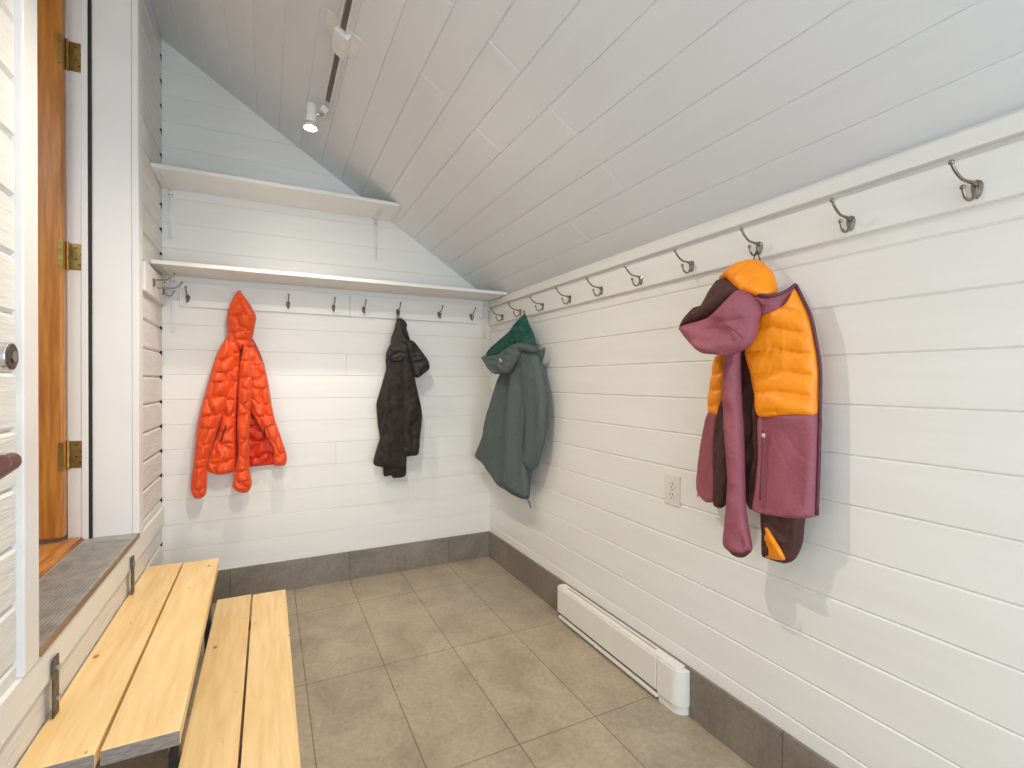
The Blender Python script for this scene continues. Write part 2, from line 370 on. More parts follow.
for zb, zt in ((2.414, 2.527), (1.634, 1.737), (0.852, 0.959)):
    bm = bmesh.new()
    box(bm, -0.704, -0.647, OY1-0.0045, OY1-0.001, zb, zt)
    box(bm, -0.722, -0.706, OY1-0.050, OY1-0.0465, zb, zt)
    h = (zt-zb)/5
    for k in range(5): cyl(bm, (-0.704, OY1-0.010, zb+h*(k+0.5)), 0.0062, h*0.94, n=12)
    cyl(bm, (-0.704, OY1-0.010, (zb+zt)/2), 0.0045, zt-zb+0.008, n=10)
    hg = link('hinge', bm, M['brass'], leaf)
    bm = bmesh.new()
    for (xx, zz) in ((-0.668, 0.2), (-0.680, 0.42), (-0.664, 0.6), (-0.680, 0.84)):
        bm = bmesh.new(); cyl(bm, (xx, OY1-0.0052, zb+(zt-zb)*zz), 0.0032, 0.0015, 'y', 10); link('screw', bm, M['brass_dark'], hg)

# ------------------------------------------------------------------ coat rails
tag(boxes('coat_rail', [(W-0.019, W+0.002, YN, D-0.003, 1.578, 1.684)], M['white_y'], bev=0.003),
    'long white painted board along the right wall carrying ten hooks', 'coat rail')
bm = bmesh.new()
box(bm, -0.415, 0.438, D-0.019, D+0.002, 1.587, 1.712); box(bm, 0.4395, 1.262, D-0.019, D+0.002, 1.587, 1.712)
tag(link('coat_rail', bm, M['white_x'], bev=0.002), 'white painted board under the lower shelf on the back wall carrying small hooks', 'coat rail')
tag(boxes('coat_rail', [(LX-0.002, LX+0.019, 2.60, D-0.02, 1.587, 1.712)], M['white_y'], bev=0.002),
    'short white board with two hooks on the wall between doorway and back corner', 'coat rail')

# ------------------------------------------------------------------ hooks
def hook(loc, rz, label, group, sc=1.0):
    """local frame: -x is out of the wall"""
    root = empty('coat_hook', (0, 0, 0), label, 'hook', group)
    bm = bmesh.new()
    pr = [(0.0, 0.020), (0.0075, 0.016), (0.0105, 0.008), (0.0095, -0.004), (0.006, -0.015), (0.0, -0.021)]
    ring = pr + [(-y, z) for y, z in pr[-2:0:-1]]
    A0 = [bm.verts.new((0, y, z)) for y, z in ring]; A1 = [bm.verts.new((-0.004, y, z)) for y, z in ring]; A2 = [bm.verts.new((-0.0065, y*0.6, z*0.75)) for y, z in ring]
    for Q0, Q1 in ((A0, A1), (A1, A2)):
        for k in range(len(ring)): bm.faces.new((Q0[k], Q0[(k+1) % len(ring)], Q1[(k+1) % len(ring)], Q1[k]))
    bm.faces.new(A0); bm.faces.new(A2)
    for zz in (0.013, -0.015): ball(bm, (-0.006, 0, zz), 0.0032, 8)
    link('base_plate', bm, M['nickel'], root)
    bm = bmesh.new()
    p = spline([(-0.004, 0, 0.008), (-0.016, 0, 0.012), (-0.030, 0, 0.013), (-0.046, 0, 0.015), (-0.059, 0, 0.022), (-0.072, 0, 0.033), (-0.080, 0, 0.044)], 5)
    tube(bm, p, [0.0055-0.0022*min(1, i/10) for i in range(len(p))], 10)
    ball(bm, (-0.081, 0, 0.046), 0.0056, 12)
    link('upper_prong', bm, M['nickel'], root, smooth=True)
    bm = bmesh.new()
    p = spline([(-0.004, 0, 0.004), (-0.009, 0, -0.012), (-0.018, 0, -0.023), (-0.030, 0, -0.0255), (-0.040, 0, -0.018), (-0.046, 0, -0.003)], 5)
    tube(bm, p, [0.0050-0.0018*min(1, i/10) for i in range(len(p))], 10)
    ball(bm, (-0.0465, 0, -0.001), 0.0052, 12)
    link('lower_prong', bm, M['nickel'], root, smooth=True)
    root.location = loc; root.rotation_euler = (0, 0, rz)
    return root
def dup(root, loc, rz, label, group):
    r = root.copy(); scene.collection.objects.link(r); r.location = loc; r.rotation_euler = (0, 0, rz); r['label'] = label; r['group'] = group
    for ch in list(root.children):
        c = ch.copy(); scene.collection.objects.link(c); c.parent = r
    return r
HZ = 1.609
ordn = ['first', 'second', 'third', 'fourth', 'fifth', 'sixth', 'seventh', 'eighth', 'ninth', 'tenth']
ys = [0.497, 0.749, 1.012, 1.280, 1.545, 1.806, 2.065, 2.335, 2.600, 2.850]
h0 = None
for i, y in enumerate(ys):
    lab = 'nickel double coat hook on the right wall rail, %s counted from the camera' % ordn[i]
    if i == 2: lab = 'nickel double coat hook holding the amber and mauve jacket on the right wall'
    if i == 8: lab = 'nickel double coat hook holding the grey-green jacket on the right wall'
    if i == 0: lab = 'largest nickel coat hook, at the right edge of the photo'
    if h0 is None: h0 = hook((W-0.019, y, HZ), -0.16, lab, 'hooks on the right wall rail')
    else: dup(h0, (W-0.019, y, HZ), 0, lab, 'hooks on the right wall rail')
xs = [-0.378, -0.135, 0.101, 0.344, 0.517, 0.724, 0.991, 1.213]
for i, x in enumerate(xs):
    lab = 'small nickel hook under the shelf on the back wall, %s from the left' % ordn[i]
    if i == 1: lab = 'nickel hook on the back wall holding the bright orange puffer jacket by its hood'
    if i == 1: r1 = 1
    if i == 5: lab = 'nickel hook on the back wall holding the black jacket'
    r = dup(h0, (x, D-0.019, 1.628 if i == 1 else 1.630), math.pi/2 + (0, 0, 0, 0, 0, 0, 0, 0)[i], lab, 'hooks on the back wall rail')
for y, lab in ((2.76, 'nickel double hook on the short left rail, nearer the doorway'), (2.99, 'nickel double hook on the short left rail, nearer the back corner')):
    dup(h0, (LX+0.019, y, 1.650), math.pi, lab, 'hooks on the left wall rail')

# ------------------------------------------------------------------ shelves
def shelf(z, x1, clip, label, bxs):
    s = empty('wall_shelf', ((LX+x1)/2, D-0.15, z), label, 'shelf')
    bm = bmesh.new(); box(bm, LX+0.002, x1, 2.802, D-0.001, z, z+0.019)
    if clip:
        bmesh.ops.bisect_plane(bm, geom=bm.verts[:]+bm.edges[:]+bm.faces[:], plane_co=(CX-0.002, D, CZ-0.002), plane_no=(SL, 0, 1), clear_outer=True)
        bmesh.ops.holes_fill(bm, edges=bm.edges[:])
    link('shelf_board', bm, M['shelf'], s, bev=0.0015)
    for bx, drop in bxs:
        bm = bmesh.new()
        y1 = D-0.001 if z > 2 else D-0.001
        box(bm, bx-0.011, bx+0.011, D-0.0035, D-0.0005, z-drop, z-0.0005); box(bm, bx-0.0025, bx+0.0025, D-0.010, D-0.003, z-drop+0.01, z-0.003)
        box(bm, bx-0.011, bx+0.011, D-0.225, D-0.001, z-0.0035, z-0.0005)
        box(bm, bx-0.0025, bx+0.0025, D-0.215, D-0.003, z-0.009, z-0.003)
        v = [bm.verts.new(p) for p in ((bx-0.0015, D-0.003, z-0.05), (bx-0.0015, D-0.05, z-0.003), (bx+0.0015, D-0.05, z-0.003), (bx+0.0015, D-0.003, z-0.05))]
        bm.faces.new(v)
        b = link('shelf_bracket', bm, M['lamp_white'], s)
        bm = bmesh.new()
        bm.free()
        for q, dz in ((-0.006, 0.03), (0.006, 0.03), (0, drop-0.012)):
            bm = bmesh.new(); cyl(bm, (bx+q, D-0.0042, z-dz), 0.0032, 0.0018, 'y', 10); link('bracket_screw', bm, M['galv'], b)
    return s
shelf(2.195, 0.70, True, 'upper white shelf on the back wall, its right end cut against the sloped ceiling', ((-0.455, 0.26), (0.592, 0.26)))
shelf(1.745, 1.357, False, 'long lower white shelf on the back wall above the small hooks', ((-0.448, 0.30), (1.318, 0.26)))

# ------------------------------------------------------------------ track light
TX = 0.250
def tpt(x, n):                              # point n below the ceiling surface at ceiling coordinate x
    return (x - SL/SLEN*n, zc(x) - n/SLEN)
tl = empty('track_light', (TX, 1.0, zc(TX)), 'white ceiling track with round spot lamps running along the sloped ceiling', 'track light')
A = math.atan(SL)
def slab(bm, cx, y0, y1, hw, n0, n1, mi=0):
    vs = []
    for (s, n) in ((-hw, n0), (hw, n0), (hw, n1), (-hw, n1)):
        px = cx + s/SLEN; vs.append((px - SL/SLEN*n, zc(px) - n/SLEN))
    a = [bm.verts.new((p[0], y0, p[1])) for p in vs]; b = [bm.verts.new((p[0], y1, p[1])) for p in vs]
    fs = [bm.faces.new(a), bm.faces.new(b[::-1])]+[bm.faces.new((a[q], a[(q+1)%4], b[(q+1)%4], b[q])) for q in range(4)]
    for f in fs: f.material_index = mi
bm = bmesh.new()
for s0, s1, n0, n1 in ((-0.017, 0.017, 0.0, 0.006),):
    slab(bm, TX, -0.9, 2.40, 0.017, 0.0, 0.006)
slab(bm, TX-0.0125, -0.9, 2.40, 0.003, 0.005, 0.020); slab(bm, TX+0.0125, -0.9, 2.40, 0.003, 0.005, 0.020)
link('track_rail', bm, M['lamp_white'], tl)
bm = bmesh.new(); slab(bm, TX, -0.89, 2.39, 0.0105, 0.005, 0.010); link('track_conductor', bm, M['track_grey'], tl)
bm = bmesh.new(); slab(bm, TX-0.004, 1.86, 1.99, 0.068, 0.0, 0.004); slab(bm, TX+0.002, 1.875, 2.00, 0.028, 0.004, 0.032)
link('feed_box', bm, M['lamp_white'], tl, bev=0.002)
def lamp(y, power, tilt, vis_bulb=True):
    hx = TX-0.073; hz = zc(TX)-0.045
    h = empty('lamp_head', (hx, y, hz)); h.parent = tl; h.matrix_parent_inverse = tl.matrix_world.inverted()
    bm = bmesh.new(); slab(bm, TX, y-0.03, y+0.06, 0.016, 0.018, 0.045)
    link('track_adapter', bm, M['lamp_white'], h, bev=0.002)
    ya = y
    bm = bmesh.new(); tube(bm, [(TX-0.02, ya, zc(TX)-0.04), (hx+0.03, (ya+y)/2, hz), (hx, y, hz)], 0.007, 10)
    link('swivel_arm', bm, M['chrome'], h, smooth=True)
    d = Vector(tilt).normalized(); c = Vector((hx, y, hz)); q = d.to_track_quat('-Z', 'Y').to_matrix().to_4x4()
    def lathe(name, prof, m):
        bm = bmesh.new(); n = 28; rings = []
        for r, z in prof:
            rings.append([bm.verts.new(c + (q @ Vector((r*math.cos(2*math.pi*k/n), r*math.sin(2*math.pi*k/n), -z)))) for k in range(n)])
        for r0, r1 in zip(rings, rings[1:]):
            for k in range(n): bm.faces.new((r0[k], r0[(k+1)%n], r1[(k+1)%n], r1[k])).smooth = True
        bm.faces.new(rings[0]); bm.faces.new(rings[-1])
        return link(name, bm, m, h)
    lathe('lamp_shade', [(0.0225, -0.038), (0.0240, -0.036), (0.0245, 0.02), (0.0250, 0.045), (0.024, 0.046)], M['lamp_white'])
    lathe('reflector', [(0.020, 0.046), (0.030, 0.062), (0.032, 0.070), (0.028, 0.0705)], M['bulb_cup'])
    lathe('bulb', [(0.0265, 0.0706), (0.0268, 0.073), (0.018, 0.0745)], M['bulb'])
    l = bpy.data.lights.new('lamp_light', 'SPOT'); l.energy = power; l.color = LAMP_COL; l.spot_size = math.radians(112 if y > 2 else 156); l.spot_blend = 0.9; l.shadow_soft_size = 0.022
    o = bpy.data.objects.new('lamp_light', l); scene.collection.objects.link(o); o.location = c + d*0.088
    o.rotation_euler = d.to_track_quat('-Z', 'Y').to_euler()
for y, p in LAMPS: lamp(y, p, (-0.05, 0.0, -1) if y > 2 else (0.0, 0.12, -1))

# ------------------------------------------------------------------ wooden steps
st = empty('wooden_steps', (-0.2, 2.05, 0), 'two-tread step of pale pine planks on a steel frame below the doorway', 'steps')
planks = [(-0.4905, -0.350, -0.4905, -0.356, 1.400, 2.705, 0.36), (-0.342, -0.190, -0.349, -0.208, 1.405, 2.695, 0.36), (-0.2135, -0.0735, -0.2135, -0.0735, 1.12, 2.650, 0.18), (-0.0665, 0.0775, -0.0665, 0.0755, 1.12, 2.640, 0.18)]
for i, (a0, a1, b0, b1, y0, y1, z) in enumerate(planks):
    bm = bmesh.new(); fs = box(bm, a0, a1, y0, y1, z-0.036, z)
    for v in bm.verts:
        if v.co.y > 2: v.co.x = b0 if abs(v.co.x-a0) < 1e-5 else b1
    fs[2].material_index = 1; fs[4].material_index = 1
    o = link('tread_plank', bm, [pine('pine_plank_%d' % i, i*2.3+1), M['pine_end']], st, bev=0.003)
for y in (1.60, 2.42):
    bm = bmesh.new()
    box(bm, LX+0.02, -0.215, y-0.02, y+0.02, 0.30, 0.323); box(bm, -0.24, -0.215, y-0.02, y+0.02, 0.0, 0.30)
    box(bm, -0.20, 0.06, y-0.02, y+0.02, 0.12, 0.143); box(bm, 0.03, 0.055, y-0.02, y+0.02, 0.0, 0.12); box(bm, -0.2151, -0.19, y-0.02, y+0.02, 0.0, 0.143)
    link('step_support', bm, M['step_frame'], st, bev=0.002)
bm = bmesh.new()
box(bm, -0.235, -0.22, 1.45, 2.62, 0.285, 0.3225)
link('step_rail', bm, M['step_frame'], st)
for y in (1.606, 2.388):
    bm = bmesh.new(); box(bm, LX+0.0135, LX+0.0185, y-0.018, y+0.018, 0.3602, 0.508)
    s = link('strap_plate', bm, M['galv'], st, bev=0.002)
    bm = bmesh.new()
    bm.free()
    for z in (0.40, 0.478):
        bm = bmesh.new(); cyl(bm, (LX+0.0205, y+0.002, z), 0.0095, 0.006, 'x', 6); link('strap_bolt', bm, M['bolt'], s)

# ------------------------------------------------------------------ handles on the near left wall
h = empty('deadbolt', (LX, 1.25, 1.244), 'round polished deadbolt cylinder sticking out at the left edge, above the lever handle', 'lock')
bm = bmesh.new(); tube(bm, [(LX+0.002, 1.25, 1.244), (-0.436, 1.25, 1.244), (-0.4335, 1.25, 1.244)], [0.028, 0.0265, 0.026], 32); link('lock_body', bm, M['chrome'], h)
bm = bmesh.new(); tube(bm, [(-0.4335, 1.25, 1.244), (-0.4325, 1.25, 1.244), (-0.4315, 1.25, 1.244)], [0.0245, 0.0245, 0.022], 32); link('lock_face', bm, M['galv'], h)
bm = bmesh.new(); cyl(bm, (-0.4305, 1.25, 1.244), 0.011, 0.004, 'x', 20); link('key_plug', bm, M['nickel'], h)
h = empty('lever_handle', (LX, 1.23, 1.04), 'dark brown-grey lever handle at the left edge, below the round deadbolt', 'handle')
bm = bmesh.new()
P = [(LX+0.004, 1.062), (-0.426, 1.062), (-0.420, 1.054), (-0.419, 1.042), (-0.424, 1.034), (LX+0.004, 0.980)]
a = [bm.verts.new((x, 1.212, z)) for x, z in P]; b = [bm.verts.new((x, 1.252, z)) for x, z in P]
bm.faces.new(a); bm.faces.new(b[::-1])
for q in range(len(P)): bm.faces.new((a[q], a[(q+1)%len(P)], b[(q+1)%len(P)], b[q]))
link('grip', bm, M['brown_grip'], h, bev=0.004)
boxes('grip_plate', [(LX+0.004, -0.432, 1.218, 1.246, 1.0615, 1.0645)], M['chrome'], h, bev=0.001)
bm = bmesh.new(); cyl(bm, (LX+0.003, 1.232, 1.02), 0.034, 0.008, 'x', 28); link('rose', bm, M['chrome'], h)

# ------------------------------------------------------------------ heater
ht = empty('baseboard_heater', (W-0.03, 1.72, 0), 'white enamel electric baseboard heater low on the right wall', 'heater')
def plan_prism(name, pts, z0, z1, m, bev=0.003):
    bm = bmesh.new(); a = [bm.verts.new((x, y, z0)) for x, y in pts]; b = [bm.verts.new((x, y, z1)) for x, y in pts]
    bm.faces.new(a[::-1]); bm.faces.new(b)
    for q in range(len(pts)): bm.faces.new((a[q], a[(q+1)%len(pts)], b[(q+1)%len(pts)], b[q]))
    return link(name, bm, m, ht, bev=bev)
def rounded_end(y, sgn, xf, xb, r=0.035, n=8):
    # arc from front (xf, y - sgn*r) to the end (xf + r, y)
    return [(xf+r-r*math.cos(t), y-sgn*r+sgn*r*math.sin(t)) for t in [math.pi/2*k/n for k in range(n+1)]]
XF = W-0.060; XB = W-0.0105
yc = 1.405
pn = [(XF, yc+0.002)] + rounded_end(2.135, 1, XF, XB) + [(XB, 2.135), (XB, yc+0.002)]
plan_prism('heater_cover', pn, 0.040, 0.163, M['heater'])
cap = rounded_end(1.288, -1, XF, XB, 0.044)[::-1]
pc = [(XB, 1.288)] + cap + [(XF, yc-0.001), (XB, yc-0.001)]
plan_prism('heater_end_cap', pc, 0.034, 0.163, M['heater'])
inn = [(x+0.010 if x < XB-0.012 else x, y+(0.006 if y < 1.33 else 0)) for x, y in pc]
plan_prism('heater_end_base', inn, 0.0, 0.031, M['heater'], 0.002)
plan_prism('heater_base', [(XF+0.014, yc), (XF+0.014, 2.13), (XB, 2.13), (XB, yc)], 0.0, 0.042, M['heater_dark'], 0.001)
boxes('heater_lip', [(XF-0.001, XF+0.013, yc, 2.10, 0.012, 0.026)], M['heater'], ht, bev=0.003)
boxes('heater_top', [(XF+0.006, XB, 1.312, 2.112, 0.163, 0.170)], M['heater'], ht, bev=0.0025)
bm = bmesh.new(); box(bm, XF+0.026, XF+0.036, 1.44, 2.06, 0.1701, 0.1709); link('vent_slot', bm, M['vent'], ht)
bm = bmesh.new(); cyl(bm, (XF+0.032, 1.375, 0.1712), 0.011, 0.003, 'z', 20); link('thermostat_dimple', bm, M['heater'], ht, bev=0.001)

# ------------------------------------------------------------------ outlet
ol = empty('wall_outlet', (W, 1.386, 0.79), 'beige two-socket power outlet on the right wall left of the mauve jacket', 'outlet')
boxes('cover_plate', [(W-0.0055, W+0.001, 1.348, 1.424, 0.735, 0.849)], M['plastic'], ol, bev=0.002)
for z in (0.812, 0.772):
    bm = bmesh.new(); cyl(bm, (W-0.0065, 1.386, z), 0.0165, 0.003, 'x', 24); f = link('socket', bm, M['plastic'], ol, bev=0.0006)
    bm = bmesh.new()
    box(bm, W-0.0086, W-0.0078, 1.3785, 1.3805, z, z+0.010); box(bm, W-0.0086, W-0.0078, 1.3915, 1.3935, z+0.001, z+0.009); cyl(bm, (W-0.0082, 1.386, z-0.008), 0.0025, 0.0008, 'x', 12)
    link('slots', bm, M['slot'], f)
bm = bmesh.new(); cyl(bm, (W-0.0062, 1.386, 0.792), 0.0028, 0.0015, 'x', 12); link('cover_screw', bm, M['bolt'], ol)

# ------------------------------------------------------------------ jackets
def closed_spline(P, seg):
    P = np.array(P, float); n = len(P); out = []
    for i in range(n):
        p0, p1, p2, p3 = P[i-1], P[i], P[(i+1) % n], P[(i+2) % n]
        L = np.linalg.norm((p2-p1)[:2]); k = max(1, int(L/seg))
        for j in range(k):
            t = j/k; m1 = (p2-p0)*0.36; m2 = (p3-p1)*0.36
            lim = L*1.0
            for mm in (m1, m2):
                q = np.linalg.norm(mm[:2])
                if q > lim: mm *= lim/q
            out.append((2*t**3-3*t**2+1)*p1+(t**3-2*t**2+t)*m1+(-2*t**3+3*t**2)*p2+(t**3-t**2)*m2)
    return np.array(out)
def inside(px, py, poly):
    x, y = poly[:, 0], poly[:, 1]; x2, y2 = np.roll(x, -1), np.roll(y, -1); c = np.zeros(px.shape, bool)
    for a, b, e, f in zip(x, y, x2, y2):
        if f == b: continue
        k = ((b > py) != (f > py)) & (px < (e-a)*(py-b)/(f-b)+a); c ^= k
    return c
def puff(name, wall, pts, T, R, m, parent, Tb=None, detail=None, seg=0.005, dd=0.0, edge_t=0.0):
    """cushion-like solid cloth piece. pts: (px, py, distance from wall). T front bulge, Tb back bulge, R edge rounding"""
    fn = on_right if wall == 'R' else on_back
    ctrl = []
    for p in pts:
        d = p[2]+dd; u, v = fn(p[0], p[1], d); ctrl.append((u, v, d))
    bd = closed_spline(ctrl, seg); Tb = T*0.6 if Tb is None else Tb
    B = bd[:, :2]
    lo, hi = B.min(0), B.max(0)
    gx, gy = np.meshgrid(np.arange(lo[0], hi[0], seg), np.arange(lo[1], hi[1], seg*0.866))
    gx = gx + (np.arange(gx.shape[0]) % 2)[:, None]*seg*0.5
    gx, gy = gx.ravel(), gy.ravel(); k = inside(gx, gy, B); gx, gy = gx[k], gy[k]
    def bdist(x, y):
        A0, A1 = B, np.roll(B, -1, 0); best = np.full(x.shape, 9.0)
        for a, b in zip(A0, A1):
            d = b-a; L = (d*d).sum()+1e-12; t = np.clip(((x-a[0])*d[0]+(y-a[1])*d[1])/L, 0, 1)
            best = np.minimum(best, np.hypot(x-a[0]-t*d[0], y-a[1]-t*d[1]))
        return best
    ds = bdist(gx, gy); k = ds > seg*0.55; gx, gy, ds = gx[k], gy[k], ds[k]
    nb = len(B); V2 = [Vector((a, b)) for a, b in B]+[Vector((a, b)) for a, b in zip(gx, gy)]
    vo, eo, fo, ov, oe, of = delaunay_2d_cdt(V2, [(i, (i+1) % nb) for i in range(nb)], [], 1, 1e-6)
    U = np.array([v.x for v in vo]); Vv = np.array([v.y for v in vo])
    dist = bdist(U, Vv); edge = dist < 1e-5
    C = np.array(ctrl)
    w = 1/((U[:, None]-bd[None, :, 0])**2+(Vv[:, None]-bd[None, :, 1])**2+1e-7)**1.5
    dep = (w*bd[None, :, 2]).sum(1)/w.sum(1)
    q = np.clip(dist/R, 0, 1); prof = edge_t+(1-edge_t)*np.sqrt(np.clip(1-(1-q)**2, 0, 1))
    front = dep+T*prof; back = dep-Tb*prof
    if detail is not None: front = front+detail(U, Vv, dist)*np.minimum(1, q*1.6)
    back = np.minimum(back, front-0.001)
    back = np.maximum(back, 0.003)
    if edge_t == 0: back = np.where(edge, front, back)
    me = bpy.data.meshes.new(name); N = len(U)
    def P(u, v, d): return (W-d, u, v) if wall == 'R' else (u, D-d, v)
    verts = [P(U[i], Vv[i], front[i]) for i in range(N)]
    bmap = {}; 
    for i in range(N):
        if edge[i] and edge_t == 0: bmap[i] = i
        else: bmap[i] = len(verts); verts.append(P(U[i], Vv[i], back[i]))
    faces = []
    for f in fo:
        faces.append(tuple(f)); faces.append(tuple(bmap[i] for i in reversed(f)))
    if edge_t > 0:
        cnt = {}
        for f in fo:
            for a, b in zip(f, list(f[1:])+[f[0]]): cnt[(a, b)] = 1
        for (a, b) in list(cnt):
            if (b, a) not in cnt: faces.append((b, a, bmap[a], bmap[b]))
    faces = [f for f in faces if len(set(f)) > 2]
    me.from_pydata(verts, [], faces)
    bm = bmesh.new(); bm.from_mesh(me)
    seen = set(); dupf = []
    for f in bm.faces:
        key = tuple(sorted(v.index for v in f.verts))
        if key in seen: dupf.append(f)
        seen.add(key)
    if dupf: bmesh.ops.delete(bm, geom=dupf, context='FACES_ONLY')
    bpy.data.meshes.remove(me)
    return link(name, bm, m, parent, smooth=True)

def nz(u, v, su, sv, seed):
    return np.array([noise.noise(Vector((a*su+seed, b*sv, seed*1.3))) for a, b in zip(u, v)])
def folds(amp, su=16, sv=4, seed=0, amp2=None):
    """soft hanging folds plus a few sharper slanted creases"""
    def f(u, v, d):
        w = 0.6*nz(u, v, 5, 3, seed+9)
        a = nz(u+0.03*w, v, su, sv, seed); b = nz(u+0.25*v, v-0.2*u, su*1.7, sv*4.5, seed+5)
        cr = np.abs(nz(u-0.5*v, v+0.4*u, 13, 9, seed+7)); cr = np.clip(cr/0.10, 0, 1)
        return amp*1.2*a + (amp*0.85 if amp2 is None else amp2)*b + amp*0.12*nz(u+0.4*v, v, su*4, sv*9, seed+11) - amp*0.12*(1-cr)**2
    return f
def cells(amp, su, sv, seed=0, jit=0.3):
    """quilted cells: plump between curved stitch lines"""
    def f(u, v, d):
        rr = random.Random(seed)
        uu = u/su + 0.55*nz(u, v, 13, 13, seed+30); vv = v/sv + 0.50*nz(u, v, 13, 11, seed+40)
        F1 = np.full(u.shape, 9.0); F2 = np.full(u.shape, 9.0)
        i0, i1, j0, j1 = int(uu.min())-3, int(uu.max())+3, int(vv.min())-3, int(vv.max())+3
        for j in range(j0, j1+1):
            for i in range(i0, i1+1):
                cx = i+0.5*(j % 2)+rr.uniform(-jit, jit); cy = j+rr.uniform(-jit, jit)*0.7
                dd = np.hypot(uu-cx, (vv-cy)*1.3)
                F2 = np.where(dd < F1, F1, np.minimum(F2, dd)); F1 = np.minimum(F1, dd)
        e = np.clip((F2-F1)/0.75, 0, 1)
        return amp*2.1*(np.sqrt(1-(1-e)**2)-0.65) + amp*0.45*nz(u, v, 60, 24, seed+2)
    return f
def bands(amp, pitch, wave=0.012, seed=0, tilt=0.0, wr=0.20):
    """quilting between wavy stitch lines, cloth gathered along the stitches"""
    def f(u, v, d):
        ph = (v + tilt*u + wave*nz(u, v, 9, 2, seed)*2)/pitch
        s = np.abs(np.sin(math.pi*ph))
        g = nz(u+0.25*v, v, 130, 22, seed+3)
        return amp*(np.power(s, 0.5)-0.7) + amp*wr*g*(1.25-s) + amp*0.35*nz(u, v, 11, 8, seed+6)
    return f
def cordpiece(name, pts, r, m, parent, wall):
    fn = on_right if wall == 'R' else on_back; out = []
    for px, py, d in pts:
        u, v = fn(px, py, d); out.append((W-d, u, v) if wall == 'R' else (u, D-d, v))
    bm = bmesh.new(); tube(bm, spline(out, 4), r, 8); return link(name, bm, m, parent, smooth=True)

# --- orange puffer, back wall
J = empty('puffer_jacket', (-0.14, D-0.06, 0.6), 'bright orange quilted puffer jacket with hood hanging on the back wall', 'jacket')
jo = M['jk_orange']; ce = cells(0.013, 0.11, 0.082, 3)
puff('body_back', 'B', [(228,338,.03),(252,338,.03),(266,371,.03),(274,419,.03),(284,455,.03),(283,463,.03),(250,467,.03),(216,472,.03),(209,468,.03),(212,440,.03),(216,380,.03)], .010, .02, M['jk_orange_lining'], J, detail=ce)
puff('front_panel', 'B', [(225,340,.06),(239,343,.06),(241,360,.055),(238,395,.06),(236,425,.065),(236,455,.07),(234,471,.075),(219,475,.075),(207,470,.07),(210,452,.07),(217,436,.07),(222,410,.06),(218,375,.055)], .028, .035, jo, J, detail=ce, Tb=.01)
puff('front_panel', 'B', [(251,338,.05),(258,355,.05),(266,371,.05),(270,396,.055),(275,419,.06),(280,434,.065),(287,456,.07),(285,465,.07),(274,465,.07),(273,448,.07),(260,427,.065),(251,410,.06),(248,380,.055),(246,350,.05)], .024, .030, jo, J, detail=cells(0.011, .085, .07, 8), Tb=.01)
puff('sleeve', 'B', [(228,338,.07),(222,343,.07),(215,358,.075),(206,389,.08),(202,404,.085),(197,426,.085),(194,457,.085),(191.5,476,.085),(190.5,489,.085),(193,496.5,.085),(199,499,.085),(206,494,.085),(207.5,476,.085),(207,461,.085),(213,444,.085),(221,420,.085),(228,402,.08),(233,380,.075),(236,355,.07)], .042, .055, jo, J, detail=cells(0.015, .115, .076, 5), Tb=.03)
puff('sleeve', 'B', [(243,345,.075),(250,350,.08),(252,375,.085),(252,392,.09),(251,405,.09),(250,426,.09),(249,454,.09),(250,470,.09),(252,484,.09),(248,492,.09),(239,492.5,.09),(232.5,487,.09),(234.5,472,.09),(238,454,.09),(237,426,.09),(238,404,.09),(238.5,385,.085),(240,360,.08)], .036, .042, jo, J, detail=cells(0.013, .10, .07, 11), Tb=.03)
puff('hood', 'B', [(238.7,290.5,.112),(232.3,299.3,.11),(227.5,311,.105),(226.5,322,.07),(227,335,.065),(226,345,.065),(236,347,.07),(243,350,.07),(250,346,.065),(252.5,338,.065),(255,325,.095),(256,316,.105),(249,303,.11)], .030, .05, jo, J, detail=cells(0.014, .10, .075, 17), Tb=.004)
cordpiece('pocket_zip', [(221,441,.112),(224,432,.115),(226,425,.113)], .003, M['zip'], J, 'B')
cordpiece('pocket_zip', [(264.5,428,.098),(265,436,.098)], .003, M['zip'], J, 'B')
cordpiece('front_zip', [(243,345,.105),(241.5,356,.095),(240,368,.085)], .0035, M['zip'], J, 'B')

# --- black jacket, back wall
J = empty('hooded_jacket', (0.78, D-0.06, 0.75), 'black-brown canvas jacket with hood hanging on the back wall', 'jacket')
jb_, jb2 = M['jk_black'], M['jk_black2']
fo1 = folds(.016, 14, 3.5, 2)
puff('body', 'B', [(390,346,.06),(386,358,.06),(386,370,.06),(379,395,.06),(376.5,405,.06),(378,425,.06),(380,437,.065),(377,448,.07),(373.8,460,.07),(374.5,465,.07),(383,467,.07),(392,467,.07),(405,466,.07),(406,440,.07),(405,400,.07),(404,365,.07),(402,344,.07)], .040, .05, jb_, J, detail=fo1, Tb=.02, edge_t=.35)
puff('sleeve', 'B', [(386,432,.05),(383,455,.05),(383.5,474,.05),(385,476.5,.05),(391.5,475.5,.05),(393,478,.055),(405.5,475.5,.055),(406,455,.055),(404,430,.06)], .03, .035, jb_, J, detail=folds(.012, 16, 6, 21), Tb=.02)
puff('sleeve', 'B', [(401,346,.09),(409,346,.09),(413.6,372,.09),(418.5,395,.09),(421.5,408,.09),(422,419,.09),(420,438,.09),(418.3,454,.09),(411,456,.09),(402.5,455.5,.09),(401.5,425,.09),(401.5,390,.09),(400,365,.09)], .036, .042, jb_, J, detail=folds(.013, 15, 6, 9), Tb=.03)
puff('collar', 'B', [(390,345,.10),(398,341,.11),(409,342,.11),(411,352,.11),(407,360,.10),(396,362,.10),(387,358,.09),(386,354,.09)], .026, .035, jb2, J, detail=folds(.012, 24, 12, 14))
